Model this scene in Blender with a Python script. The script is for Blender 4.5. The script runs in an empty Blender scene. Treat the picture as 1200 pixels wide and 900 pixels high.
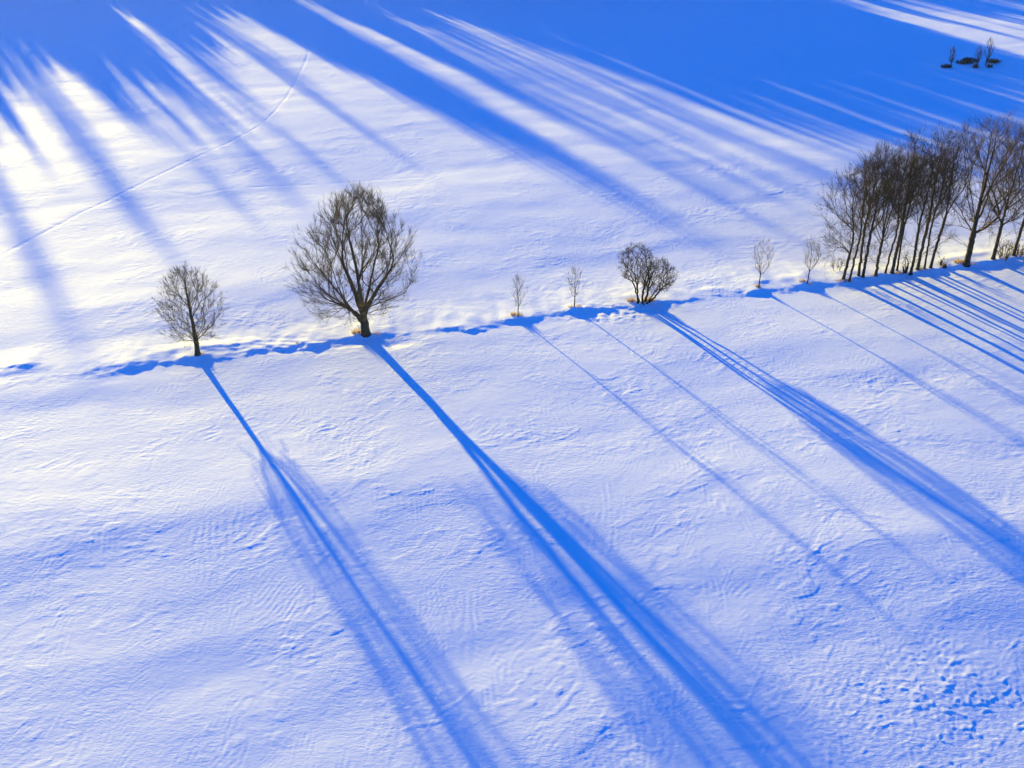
import bpy, math, random, time
import numpy as np
from mathutils import Vector

T0 = time.time()
scene = bpy.context.scene
COL = scene.collection

# ------------------------------------------------------------------ camera, sky, sun, exposure
CAM_H = 60.0
HAZE_D = 0.00004
F_PX = 1337.0
PITCH = math.radians(30.7)
SUN_EL = math.radians(5.6)
SUN_DIR = np.array([-0.497, 0.868])            # horizontal direction towards the sun
SUN_DIR /= np.linalg.norm(SUN_DIR)

cam = bpy.data.cameras.new("camera")
cam.sensor_width = 36.0
cam.lens = F_PX / 1200.0 * 36.0
cam.clip_start = 0.5
cam.clip_end = 9000.0
cam_o = bpy.data.objects.new("camera", cam)
cam_o.location = (0, 0, CAM_H)
cam_o.rotation_euler = (math.pi / 2 - PITCH, 0, 0)
COL.objects.link(cam_o)
scene.camera = cam_o

world = bpy.data.worlds.new("World")
scene.world = world
world.use_nodes = True
wn, wl = world.node_tree.nodes, world.node_tree.links
wn.clear()
sky = wn.new("ShaderNodeTexSky")
sky.sky_type = 'NISHITA'
sky.sun_disc = False
sky.sun_elevation = SUN_EL
sky.sun_rotation = math.atan2(SUN_DIR[0], SUN_DIR[1])
sky.altitude = 300
sky.air_density = 1.0
sky.dust_density = 0.3
sky.ozone_density = 2.0
tint = wn.new("ShaderNodeMix")
tint.data_type = 'RGBA'
tint.blend_type = 'MULTIPLY'
tint.inputs[0].default_value = 1.0
tint.inputs[7].default_value = (0.012, 0.27, 0.92, 1)
bg = wn.new("ShaderNodeBackground")
bg.inputs[1].default_value = 0.15
wo = wn.new("ShaderNodeOutputWorld")
wl.new(sky.outputs[0], tint.inputs[6])
wl.new(tint.outputs[2], bg.inputs[0])
wl.new(bg.outputs[0], wo.inputs[0])

sun = bpy.data.lights.new("sun", 'SUN')
sun.energy = 4.3
sun.angle = math.radians(0.65)
sun.color = (1.0, 0.82, 0.12)
sun_o = bpy.data.objects.new("sun", sun)
sv = Vector((SUN_DIR[0] * math.cos(SUN_EL), SUN_DIR[1] * math.cos(SUN_EL), math.sin(SUN_EL)))
sun_o.rotation_euler = sv.to_track_quat('Z', 'Y').to_euler()
sun_o.location = (-100, 200, 80)
COL.objects.link(sun_o)

scene.view_settings.view_transform = 'Standard'
scene.view_settings.look = 'None'
scene.view_settings.gamma = 1.0
scene.view_settings.exposure = 2.1
scene.cycles.max_bounces = 5
scene.cycles.diffuse_bounces = 3
scene.cycles.glossy_bounces = 2

# ------------------------------------------------------------------ small tools
def ground_pt(px, py):
    """where the plain lies under a point of the 1200x900 view"""
    v = py - 450.0
    den = F_PX * math.sin(PITCH) + v * math.cos(PITCH)
    return np.array([CAM_H * (px - 600.0) / den,
                     CAM_H * (F_PX * math.cos(PITCH) - v * math.sin(PITCH)) / den])

def tag(o, label=None, cat=None, group=None, kind=None):
    if label: o['label'] = label
    if cat: o['category'] = cat
    if group: o['group'] = group
    if kind: o['kind'] = kind
    return o

def empty(name, loc, rz=0.0):
    o = bpy.data.objects.new(name, None)
    o.location = loc
    o.rotation_euler = (0, 0, rz)
    o.empty_display_size = 0.5
    COL.objects.link(o)
    return o

def mesh_obj(name, verts, faces_flat, loop_tot, mat, parent=None, smooth=True):
    verts = np.asarray(verts, dtype=np.float32)
    faces_flat = np.asarray(faces_flat, dtype=np.int32)
    loop_tot = np.asarray(loop_tot, dtype=np.int32)
    me = bpy.data.meshes.new(name)
    me.vertices.add(len(verts))
    me.vertices.foreach_set("co", verts.ravel())
    me.loops.add(len(faces_flat))
    me.loops.foreach_set("vertex_index", faces_flat)
    me.polygons.add(len(loop_tot))
    starts = np.concatenate([[0], np.cumsum(loop_tot)[:-1]]).astype(np.int32)
    me.polygons.foreach_set("loop_start", starts)
    me.polygons.foreach_set("loop_total", loop_tot)
    me.polygons.foreach_set("use_smooth", np.full(len(loop_tot), smooth))
    me.update(calc_edges=True)
    me.materials.append(mat)
    o = bpy.data.objects.new(name, me)
    COL.objects.link(o)
    if parent is not None:
        o.parent = parent
    return o

# ------------------------------------------------------------------ noise
_rs = np.random.RandomState(7)
_NT = 256
_ang = _rs.rand(64, _NT, _NT).astype(np.float32) * 2 * np.pi if False else None
_gx, _gy = {}, {}
def _tab(seed):
    if seed not in _gx:
        a = np.random.RandomState(seed).rand(_NT, _NT) * 2 * np.pi
        _gx[seed] = np.cos(a).astype(np.float32); _gy[seed] = np.sin(a).astype(np.float32)
    return _gx[seed], _gy[seed]

def N(x, y, seed):
    gx, gy = _tab(seed)
    x0 = np.floor(x); y0 = np.floor(y)
    fx = (x - x0).astype(np.float32); fy = (y - y0).astype(np.float32)
    xi = x0.astype(np.int32) % _NT; yi = y0.astype(np.int32) % _NT
    x1 = (xi + 1) % _NT; y1 = (yi + 1) % _NT
    u = fx * fx * fx * (fx * (fx * 6 - 15) + 10)
    v = fy * fy * fy * (fy * (fy * 6 - 15) + 10)
    n00 = gx[xi, yi] * fx + gy[xi, yi] * fy
    n10 = gx[x1, yi] * (fx - 1) + gy[x1, yi] * fy
    n01 = gx[xi, y1] * fx + gy[xi, y1] * (fy - 1)
    n11 = gx[x1, y1] * (fx - 1) + gy[x1, y1] * (fy - 1)
    a = n00 + (n10 - n00) * u
    b = n01 + (n11 - n01) * u
    return (a + (b - a) * v) * 1.5

def sstep(a, b, x):
    t = np.clip((x - a) / (b - a), 0, 1)
    return t * t * (3 - 2 * t)

# ------------------------------------------------------------------ the lie of the land
ROW_PHI = math.atan(0.261)
ROW_C, ROW_S = math.cos(ROW_PHI), math.sin(ROW_PHI)
ROW0 = np.array([-33.7, 106.8])

def row_coords(x, y):
    dx, dy = x - ROW0[0], y - ROW0[1]
    return dx * ROW_C + dy * ROW_S, -dx * ROW_S + dy * ROW_C

# soft rises of the field: (px, py) of the crest, half length along the row, half width, height, turn (deg)
RISES = [
    (110, 605, 22, 5.5, 0.50, 0), (330, 640, 12, 4.0, 0.16, 8), (-40, 660, 14, 5.0, 0.22, 0),
    (900, 405, 9, 3.0, 0.16, -10), (1010, 420, 8, 3.2, 0.17, 0),
    (1060, 620, 16, 7.0, 0.36, -10), (720, 480, 16, 4.5, 0.13, 5), (480, 470, 10, 4.0, 0.12, 5),
    (420, 760, 9, 5.5, 0.08, 12), (1150, 700, 10, 4.5, 0.22, -15), (860, 660, 9, 4.0, 0.14, 0),
    (60, 455, 14, 4.0, 0.16, 0), (420, 185, 18, 6.0, 0.22, 0), (250, 330, 18, 6.0, 0.20, 4),
    (620, 300, 22, 5.0, 0.22, 4), (80, 260, 20, 7, 0.04, 0), (520, 240, 20, 6, 0.22, 3), (150, 770, 9, 3.5, 0.1, 10),
    (640, 830, 8, 3.5, 0.10, -10), (850, 820, 8, 3.5, 0.12, -10),
]
RISES = [(ground_pt(p, q), l, w, h, math.radians(t)) for p, q, l, w, h, t in RISES]

TRACK = [(-30, 312), (0, 300), (30, 283), (62, 266), (95, 248), (130, 233), (168, 214), (200, 199), (240, 181),
         (268, 168), (292, 155), (308, 146), (322, 131), (335, 115), (345, 98), (353, 82), (360, 66), (364, 48), (366, 30)]
TRACK = np.array([ground_pt(*p) for p in TRACK])
CRACKS = [
    ([(180, 222), (225, 229), (262, 222), (300, 219), (350, 217), (400, 214), (440, 211), (500, 208)], 0.045, 0.30),
    ([(489, 848), (500, 846), (511, 841)], 0.05, 0.10),
    ([(400, 723), (418, 718)], 0.04, 0.10),
    ([(1010, 475), (1030, 462), (1050, 450), (1072, 446)], 0.03, 0.12),
]
CRACKS = [(np.array([ground_pt(*p) for p in pts]), d, w) for pts, d, w in CRACKS]

def poly_dist(x, y, pts):
    best = np.full(x.shape, 1e9, dtype=np.float32)
    along = np.zeros(x.shape, dtype=np.float32)
    L = 0.0
    for a, b in zip(pts[:-1], pts[1:]):
        ab = b - a; l2 = float(ab @ ab); l = math.sqrt(l2)
        t = np.clip(((x - a[0]) * ab[0] + (y - a[1]) * ab[1]) / l2, 0, 1)
        d = np.hypot(x - a[0] - t * ab[0], y - a[1] - t * ab[1])
        m = d < best
        best = np.where(m, d, best); along = np.where(m, L + t * l, along)
        L += l
    return best, along

# mounds of blown snow on the bank: (px, py, radius, height)
MOUNDS = [(14, 427, 2.0, 0.24), (33, 425, 1.2, 0.26), (150, 424, 3.4, 0.14), (233, 417, 1.7, 0.34), (262, 417, 1.1, 0.18),
          (300, 408, 2.4, 0.14), (360, 402, 2.6, 0.18), (428, 392, 2.2, 0.42), (520, 383, 2.6, 0.14), (606, 372, 2.2, 0.38),
          (674, 361, 2.4, 0.38), (720, 358, 1.8, 0.2), (754, 354, 1.6, 0.22), (800, 350, 1.4, 0.08), (889, 337, 1.6, 0.24), (892, 327, 0.8, 0.22),
          (947, 331, 2.0, 0.28), (992, 328, 2.2, 0.3), (1040, 321, 3.0, 0.3), (1080, 316, 3.0, 0.3), (1131, 309, 2.5, 0.35),
          (1170, 304, 3.0, 0.3), (1230, 298, 3.0, 0.3)]
MOUNDS = [(ground_pt(p, q), r, h) for p, q, r, h in MOUNDS]

# how high the bank stands along the row: (px in the view, metres)
BANK = [(-200, .06), (-60, .05), (0, .02), (90, .03), (120, .09), (170, .12), (205, .15), (232, .14), (262, .03), (285, .12), (330, .13), (385, .12), (410, .16),
        (440, .13), (480, .07), (540, .13), (600, .17), (640, .12), (670, .14), (700, .09), (750, .14), (800, .10), (850, .10), (890, .14), (915, .08), (950, .14),
        (975, .05), (995, .14), (1060, .15), (1110, .10), (1135, .16), (1200, .15), (1300, .16)]
def _on_row(px):
    py = np.interp(px, [-200, 0, 232, 428, 605, 673, 752, 888, 945, 990, 1075, 1130, 1200, 1300], [455, 436, 418, 393, 372, 362, 356, 338, 332, 328, 317, 310, 300, 287])
    g = ground_pt(px, py)
    return float((g[0] - ROW0[0]) * ROW_C + (g[1] - ROW0[1]) * ROW_S)
BANK_A = [_on_row(p[0]) for p in BANK]; BANK_H = [p[1] * 0.7 for p in BANK]

def height(x, y, fine=True):
    x = np.asarray(x, dtype=np.float32); y = np.asarray(y, dtype=np.float32)
    a, c = row_coords(x, y)
    far = np.exp(-np.clip((np.hypot(x, y - 150) - 230) / 160, 0, 50) ** 2)
    # wandering of the lines, so nothing is ruled
    wa = a + 3.0 * N(x / 17, y / 17, 1) + 0.9 * N(x / 5, y / 5, 2)
    wc = c + 2.4 * N(x / 19, y / 19, 3) + 0.8 * N(x / 4.5, y / 4.5, 4)
    h = 0.22 * N(wa / 46, wc / 27, 5) + 0.06 * N(wa / 22, wc / 11, 6)
    h += 0.032 * N(wa / 11, wc / 4.6, 7)
    for (g, l, w, hh, t) in RISES:
        da, dc = row_coords(x - g[0] + ROW0[0], y - g[1] + ROW0[1])
        ra = da * math.cos(t) + dc * math.sin(t); rc = -da * math.sin(t) + dc * math.cos(t)
        rc = rc + 1.6 * N(x / 9, y / 9, 31)
        # long easy side towards the sun, shorter lee
        ww = np.where(rc > 0, w * 2.5, w * 0.95)
        h += 0.62 * hh * (0.75 if g[0] < -15 else 1.0) * np.exp(-(ra / l) ** 2 - (rc / ww) ** 2)
    # the near field falls away a little, more so towards the right
    h -= 0.00016 * np.clip(104 - y, 0, 60) ** 2 * np.clip(1 + x / 60, 0.5, 1.7)
    # the field bank that carries the row of trees: long windward ramp, short lee drop
    cc = c + 0.9 * N(a / 9, 0.5 + 0 * a, 8) + 0.6 * N(a / 2.3, c / 3, 9) + 0.5 * N(a / 0.9, c / 1.1, 65)
    amp = np.interp(a, BANK_A, BANK_H) * (1 + 1.1 * N(a / 4.5, 3.7 + 0 * a, 10) + 0.7 * N(a / 1.6, c / 3, 11))
    bank = np.where(cc > -0.6, np.exp(-((cc + 0.6) / 5.5) ** 2), np.exp(-((cc + 0.6) / 0.75) ** 2))
    h += amp * bank
    h += 0.10 * np.exp(-((c - 1.8) / 0.9) ** 2) * sstep(0.0, 0.5, N(a / 8, c / 8, 12))
    h += 0.16 * N(a / 6, 2.0 + 0 * a, 13) * np.exp(-((c + 2.6) / 0.9) ** 2) * sstep(0.0, 0.4, N(a / 15, 7 + 0 * a, 14))
    for (g, r, hh) in MOUNDS:
        da, dc = row_coords(x - g[0] + ROW0[0], y - g[1] + ROW0[1])
        dd = dc + 0.25 * N(x / 0.9, y / 0.9, 32)
        h += 0.42 * hh * np.exp(-(da / r) ** 2 - np.where(dd > -0.4, ((dd + 0.4) / 3.0) ** 2, ((dd + 0.4) / 0.6) ** 2))
    if not fine:
        return h * far
    # wind-shaped crust
    rough = 0.35 + 1.15 * np.clip(N(x / 10, y / 8, 15) + 0.28, 0, 1)
    ct, sn = math.cos(0.2), math.sin(0.2)
    ta = wa * ct + wc * sn; tc_ = -wa * sn + wc * ct
    h += 0.007 * N(ta / 2.6, tc_ / 1.6, 16) * rough
    r1 = 1 - np.abs(N(ta / 1.7 + 5, tc_ / 0.95, 17)) * 2
    h += 0.0040 * r1 * rough * sstep(-0.15, 0.3, N(x / 6, y / 5, 18))
    wx = x + 0.25 * N(x / 0.8, y / 0.8, 63); wy = y + 0.25 * N(x / 0.8, y / 0.8, 64)
    peb = sstep(-0.25, 0.35, N(x / 5.0, y / 3.6, 34))
    h += 0.0048 * N(wx / 0.95, wy / 0.75, 19) * rough
    h += (0.0018 + 0.0042 * peb) * N(wx / 0.46, wy / 0.38, 29) * rough
    # short lee steps, like torn edges of crust
    q = N(ta / 1.35, tc_ / 0.62, 33)
    h += 0.0085 * sstep(0.25, 0.33, q) * sstep(-0.25, 0.2, N(x / 4, y / 4, 66)) * rough
    q = N(ta / 3.6, tc_ / 2.0, 35)
    h += 0.008 * sstep(0.2, 0.25, q) * sstep(0.0, 0.2, N(x / 2.2, y / 2.2, 36)) * rough
    # rippled patches: curved, closely spaced lines
    def ripples(th, lam, wamp, seed, sx, sy, lo, am):
        ph = (x * math.cos(th) + y * math.sin(th)) + wamp * N(x / 7, y / 9, seed) + 0.16 * N(x / 1.3, y / 2.0, seed + 1)
        m = sstep(lo, lo + 0.16, N(x / sx, y / sy, seed + 2))
        m = m * sstep(-0.12, 0.2, N(x / 1.1, y / 1.9, seed + 3))
        s = np.sin(ph * 2 * np.pi / lam)
        return am * (s + 0.3 * s * s) * m
    h += ripples(math.radians(6), 0.46, 1.3, 40, 3.6, 7.0, 0.17, 0.0034)
    h += ripples(math.radians(-30), 0.42, 1.4, 44, 4.0, 5.0, 0.20, 0.0027)
    h += ripples(math.radians(38), 0.44, 1.4, 48, 3.4, 6.0, 0.22, 0.0025)
    # the furrowed patch right of the left tree's shadow foot and the wheel ruts at the bottom
    for (px, py, rx, ry, th, lam, am) in [(240, 640, 2.2, 4.6, 12, 0.62, 0.016), (960, 850, 1.8, 5.0, 20, 0.42, 0.014),
                                          (760, 850, 2.2, 3.6, -5, 0.55, 0.013), (545, 720, 1.8, 5.0, 4, 0.6, 0.009),
                                          (700, 620, 2.0, 5.0, -6, 0.65, 0.010), (330, 700, 2.4, 3.0, -25, 0.5, 0.012)]:
        g = ground_pt(px, py)
        m = np.exp(-((x - g[0]) / rx) ** 4 - ((y - g[1]) / ry) ** 4)
        t = math.radians(th)
        ph = (x * math.cos(t) + y * math.sin(t)) + 0.5 * N(x / 3, y / 4, int(px))
        h += 0.34 * am * m * sstep(-0.3, 0.2, N(x / 1.3, y / 2.6, int(py))) * np.sin(ph * 2 * np.pi / lam)
    # churned, lumpy ground towards the lower right
    g = ground_pt(1110, 820)
    m = np.exp(-((x - g[0]) / 11) ** 2 - ((y - g[1]) / 8) ** 2)
    m2 = np.clip(m * 1.5 + 0.7 * N(x / 5, y / 5, 20) - 0.25, 0, 1)
    wx = x + 0.3 * N(x / .7, y / .7, 61); wy = y + 0.3 * N(x / .7, y / .7, 62)
    h += m2 * (0.022 * np.exp(-(N(wx / 1.1, wy / 0.95, 21) / 0.13) ** 2) * sstep(0.1, 0.9, m) * sstep(-0.3, 0.4, N(x / 1.4, y / 1.2, 22)) + 0.010 * N(x / 0.4, y / 0.36, 23))
    # trampled snow beside the low tree
    g = ground_pt(705, 365)
    m = np.exp(-((x - g[0]) / 5) ** 2 - ((y - g[1] + 0.5) / 2.2) ** 2)
    h += m * (0.06 * N(x / 0.9, y / 0.8, 24) - 0.03 * sstep(0.1, 0.3, N(x / 0.6, y / 0.5, 25)))
    g = ground_pt(330, 405)
    m = np.exp(-((x - g[0]) / 9) ** 2 - ((y - g[1]) / 1.6) ** 2)
    h += m * 0.06 * N(x / 1.2, y / 0.8, 26)
    # tracks
    box = (y > 122) & (x < 20)
    d, s = poly_dist(x[box], y[box], TRACK)
    dd = d + 0.25 * N(s / 1.5, 0 * s, 27)
    h[box] += -0.024 * np.exp(-(dd / 0.26) ** 2) * np.clip(1.0 + 0.3 * np.sin(s * 2 * np.pi / 1.6) + 0.7 * N(s / 5, 0 * s, 60), 0, 1.6)
    for pts, dep, w in CRACKS:
        lo = pts.min(0) - 3; hi = pts.max(0) + 3
        box = (x > lo[0]) & (x < hi[0]) & (y > lo[1]) & (y < hi[1])
        if box.any():
            d, s = poly_dist(x[box], y[box], pts)
            d = d + 0.5 * w * N(s / 2.0, 0 * s + 3, 28)
            h[box] += -0.4 * dep * np.exp(-(d / w) ** 2) * np.clip(0.7 + 1.8 * N(s / 3, 0 * s + 9, 30), 0, 1.3)
    return h * far

def gz(x, y):
    return float(height(np.array([x], np.float32), np.array([y], np.float32), fine=False)[0])

# ------------------------------------------------------------------ materials
def new_mat(name):
    m = bpy.data.materials.new(name)
    m.use_nodes = True
    nt = m.node_tree
    b = nt.nodes["Principled BSDF"]
    return m, nt, b

def snow_material():
    m, nt, b = new_mat("snow")
    n, l = nt.nodes, nt.links
    tc = n.new("ShaderNodeTexCoord")
    mp = n.new("ShaderNodeMapping"); mp.inputs['Rotation'].default_value = (0, 0, -ROW_PHI)
    mp.inputs['Scale'].default_value = (0.6, 1.3, 1)
    l.new(tc.outputs['Object'], mp.inputs[0])
    n1 = n.new("ShaderNodeTexNoise"); n1.inputs['Scale'].default_value = 3.4; n1.inputs['Detail'].default_value = 6
    n1.inputs['Roughness'].default_value = 0.6; n1.inputs['Distortion'].default_value = 0.6
    l.new(mp.outputs[0], n1.inputs['Vector'])
    n3 = n.new("ShaderNodeTexNoise"); n3.inputs['Scale'].default_value = 0.09; n3.inputs['Detail'].default_value = 3
    l.new(tc.outputs['Object'], n3.inputs['Vector'])
    st = n.new("ShaderNodeMapRange"); st.inputs[1].default_value = 0.35; st.inputs[2].default_value = 0.65
    st.inputs[3].default_value = 0.25; st.inputs[4].default_value = 0.9
    l.new(n3.outputs[0], st.inputs[0])
    b1 = n.new("ShaderNodeBump"); b1.inputs['Distance'].default_value = 0.034
    l.new(st.outputs[0], b1.inputs['Strength'])
    l.new(n1.outputs[0], b1.inputs['Height'])
    l.new(b1.outputs[0], b.inputs['Normal'])
    n2 = n.new("ShaderNodeTexNoise"); n2.inputs['Scale'].default_value = 0.35; n2.inputs['Detail'].default_value = 4
    l.new(tc.outputs['Object'], n2.inputs['Vector'])
    cr = n.new("ShaderNodeMix"); cr.data_type = 'RGBA'
    cr.inputs[6].default_value = (0.84, 0.85, 0.87, 1); cr.inputs[7].default_value = (0.90, 0.90, 0.905, 1)
    l.new(n2.outputs[0], cr.inputs[0]); l.new(cr.outputs[2], b.inputs['Base Color'])
    b.inputs['Roughness'].default_value = 0.7
    b.inputs['IOR'].default_value = 1.31
    b.inputs['Specular IOR Level'].default_value = 0.1
    return m

def bark_material(name, c1, c2, scale=3.0):
    m, nt, b = new_mat(name)
    n, l = nt.nodes, nt.links
    tc = n.new("ShaderNodeTexCoord")
    nz = n.new("ShaderNodeTexNoise"); nz.inputs['Scale'].default_value = scale; nz.inputs['Detail'].default_value = 5
    mp = n.new("ShaderNodeMapping"); mp.inputs['Scale'].default_value = (1, 1, 0.25)
    l.new(tc.outputs['Object'], mp.inputs[0]); l.new(mp.outputs[0], nz.inputs['Vector'])
    cr = n.new("ShaderNodeMix"); cr.data_type = 'RGBA'
    cr.inputs[6].default_value = (*c1, 1); cr.inputs[7].default_value = (*c2, 1)
    l.new(nz.outputs[0], cr.inputs[0]); l.new(cr.outputs[2], b.inputs['Base Color'])
    bp = n.new("ShaderNodeBump"); bp.inputs['Distance'].default_value = 0.03; bp.inputs['Strength'].default_value = 0.6
    l.new(nz.outputs[0], bp.inputs['Height']); l.new(bp.outputs[0], b.inputs['Normal'])
    b.inputs['Roughness'].default_value = 0.9
    b.inputs['Specular IOR Level'].default_value = 0.15
    return m

SNOW = snow_material()
BARK = bark_material("bark", (0.022, 0.017, 0.012), (0.10, 0.068, 0.040))
TWIG = bark_material("twig_bark", (0.06, 0.038, 0.020), (0.14, 0.088, 0.045), 1.2)
TWIG_DARK = bark_material("dark_twig_bark", (0.035, 0.023, 0.014), (0.085, 0.052, 0.028), 1.2)
TWIG_PALE = bark_material("pale_twig_bark", (0.13, 0.09, 0.06), (0.22, 0.16, 0.11), 1.2)
GRASS = bark_material("dry_grass", (0.33, 0.20, 0.09), (0.50, 0.34, 0.17), 6.0)
_n, _l = GRASS.node_tree.nodes, GRASS.node_tree.links      # dead blades let the low sun through
_t = _n.new("ShaderNodeBsdfTranslucent"); _t.inputs[0].default_value = (0.50, 0.33, 0.15, 1)
_m = _n.new("ShaderNodeMixShader"); _m.inputs[0].default_value = 0.25
_l.new(_n["Principled BSDF"].outputs[0], _m.inputs[1]); _l.new(_t.outputs[0], _m.inputs[2])
_l.new(_m.outputs[0], _n["Material Output"].inputs['Surface'])
SHRUB = bark_material("shrub_twigs", (0.05, 0.03, 0.018), (0.12, 0.07, 0.035), 4.0)
RUST = bark_material("rusty_leaves", (0.12, 0.05, 0.02), (0.22, 0.10, 0.04), 4.0)
NEEDLE = bark_material("spruce_needles", (0.012, 0.028, 0.014), (0.03, 0.055, 0.025), 4.0)

# ------------------------------------------------------------------ snow field: one sheet out to the horizon
def axis(segments):
    out = [segments[0][0]]
    for (a, b, d0, d1) in segments:
        pos = a
        while pos < b - 1e-6:
            t = (pos - a) / (b - a)
            pos = min(b, pos + d0 + (d1 - d0) * t)
            out.append(pos)
    return np.array(out)

xs_p = axis([(0, 36, 0.11, 0.11), (36, 62, 0.11, 0.24), (62, 128, 0.24, 0.34), (128, 260, 0.34, 12), (260, 4000, 12, 500)])
xs = np.concatenate([-xs_p[::-1], xs_p[1:]])
ys_m = -axis([(-46, 0, 0.3, 6), (0, 3500, 6, 500)])[::-1] if False else np.concatenate([-axis([(0, 3500, 8, 500)])[::-1], axis([(0, 46, 8, 0.4)])[1:]])
ys = np.concatenate([ys_m[:-1], axis([(46, 92, 0.11, 0.11), (92, 135, 0.11, 0.17), (135, 290, 0.17, 0.45), (290, 420, 0.45, 10), (420, 6000, 10, 500)])])
gx, gy = np.meshgrid(xs.astype(np.float32), ys.astype(np.float32))
nx, ny = len(xs), len(ys)
hz = height(gx.ravel(), gy.ravel())
V = np.stack([gx.ravel(), gy.ravel(), hz], 1)
ii = np.arange(ny - 1)[:, None] * nx + np.arange(nx - 1)[None, :]
Q = np.stack([ii, ii + 1, ii + nx + 1, ii + nx], -1).reshape(-1)
ground = mesh_obj("ground", V, Q, np.full(len(Q) // 4, 4), SNOW)
tag(ground, "snow covered field with wind ripples and a low bank", None, None, 'structure')
print("ground", nx, ny, nx * ny, round(time.time() - T0, 1))

# ------------------------------------------------------------------ bare trees
def unit(v):
    return v / (np.linalg.norm(v) + 1e-9)

class Tree:
    def __init__(self, seed, cap=60000):
        self.r = np.random.RandomState(seed)
        self.P = np.zeros((cap, 3)); self.D = np.zeros((cap, 3))
        self.par = np.full(cap, -1); self.plen = np.zeros(cap); self.stage = np.zeros(cap, int); self.n = 0
        self.boost = 1.0; self.boost_n = 0; self.leader = 0
        self.chains = []                  # (list of node ids, stage)

    def add(self, p, d, par, st):
        i = self.n
        self.P[i] = p; self.D[i] = d; self.par[i] = par; self.stage[i] = st
        if par >= 0: self.plen[i] = self.plen[par] + np.linalg.norm(self.P[i] - self.P[par])
        self.n += 1
        return i

    def trunk(self, pts, seg=0.35, wob=0.03):
        pts = [np.array(p, float) for p in pts]
        ids = []
        prev = -1
        # Catmull-Rom through the given points
        ext = [2 * pts[0] - pts[1]] + pts + [2 * pts[-1] - pts[-2]]
        samples = []
        for k in range(1, len(ext) - 2):
            p0, p1, p2, p3 = ext[k - 1:k + 3]
            m = max(2, int(np.linalg.norm(p2 - p1) / seg))
            for t in np.arange(m) / m:
                samples.append(0.5 * ((2 * p1) + (-p0 + p2) * t + (2 * p0 - 5 * p1 + 4 * p2 - p3) * t * t + (-p0 + 3 * p1 - 3 * p2 + p3) * t ** 3))
        samples.append(pts[-1])
        for k, s in enumerate(samples):
            nxt = samples[min(k + 1, len(samples) - 1)]; prv = samples[max(k - 1, 0)]
            w = self.r.randn(3) * wob * (k > 2); w[2] = 0
            prev = self.add(s + w, unit(nxt - prv), prev, 0)
            ids.append(prev)
        self.chains.append((ids, 0))
        return ids

    def branch(self, i, t, st, seg, up=0.12, wob=0.03, lead=0.35):
        p0 = self.P[i].copy(); d0 = self.D[i].copy(); v = t - p0; L = np.linalg.norm(v)
        if L < 0.05: return
        out = unit(v)
        d0 = unit(d0 * 0.55 + out)
        de = unit(out + np.array([0, 0, up]))
        c1 = p0 + d0 * L * lead; c2 = t - de * L * 0.3
        m = max(2, int(L / seg + 0.5))
        prev = i; ids = [i]; last = p0
        off = np.zeros(3)
        for k in range(1, m + 1):
            u = k / m
            q = (1 - u) ** 3 * p0 + 3 * (1 - u) ** 2 * u * c1 + 3 * (1 - u) * u * u * c2 + u ** 3 * t
            off = off * 0.6 + self.r.randn(3) * wob * seg
            q = q + off
            prev = self.add(q, unit(q - last), prev, st)
            ids.append(prev); last = q
        self.chains.append((ids, st))

    def connect(self, targets, st, seg, k=4.0, zmin=1.0, up=0.12, wob=0.06, pw=0.5, zmax=99.0, lead=0.35, only=99):
        order = np.argsort([np.linalg.norm(t - self.P[0]) for t in targets]) if st > 1 else range(len(targets))
        for oi in order:
            t = targets[oi]
            P = self.P[:self.n]; D = self.D[:self.n]
            v = t - P
            d = np.linalg.norm(v, axis=1) + 1e-6
            cs = (v * D).sum(1) / d
            cost = d * (1 + k * (1 - cs)) + pw * self.plen[:self.n]
            cost = np.where((P[:, 2] < zmin) | (P[:, 2] > zmax), 1e9, cost)
            cost = np.where((d < 0.12) | (self.stage[:self.n] > only), 1e9, cost)
            i = int(np.argmin(cost))
            if cost[i] > 1e8: continue
            self.branch(i, t, st, seg, up, wob, lead)

    def shoots(self, count, lmin, lmax, spread, up, st, zmin, seg=0.25, st_min=1, wob=0.12, outer=1.2):
        r = self.r
        n0 = self.n
        idx = np.where((self.stage[:n0] >= st_min) & (self.P[:n0, 2] > zmin))[0]
        w = (self.plen[idx] / self.plen[idx].max()) ** outer
        for i in r.choice(idx, count, p=w / w.sum()):
            d = unit(self.D[i] + r.randn(3) * spread + np.array([0, 0, up]))
            L = lmin + (lmax - lmin) * r.rand()
            self.branch(int(i), self.P[i] + d * L, st, seg, up, wob, 0.35)

    def radii(self, base_r, tip_r=0.008, e=2.2):
        n = self.n
        acc = np.zeros(n)
        r = np.zeros(n)
        for i in range(n - 1, -1, -1):
            r[i] = tip_r if acc[i] == 0 else acc[i] ** (1 / e)
            p = self.par[i]
            if p >= 0: acc[p] += r[i] ** e
        ratio = r / tip_r
        g = math.log(base_r / tip_r) / math.log(max(ratio[0], 1.5))
        self.R = tip_r * ratio ** g
        if self.leader:
            ids = self.chains[0][0]; z = self.P[ids, 2] / self.P[ids[-1], 2]
            self.R[ids] = np.maximum(self.R[ids], base_r * self.leader * np.clip(1 - z, 0.02, 1) ** 0.75)
        for c, (ids, st) in enumerate(self.chains[:self.boost_n]):
            j = ids if st == 0 else ids[1:]
            self.R[j] *= 1 + (self.boost - 1) * np.sin(np.linspace(0.0 if st == 0 else 1.2, np.pi, len(j))) 
        return self.R

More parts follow.
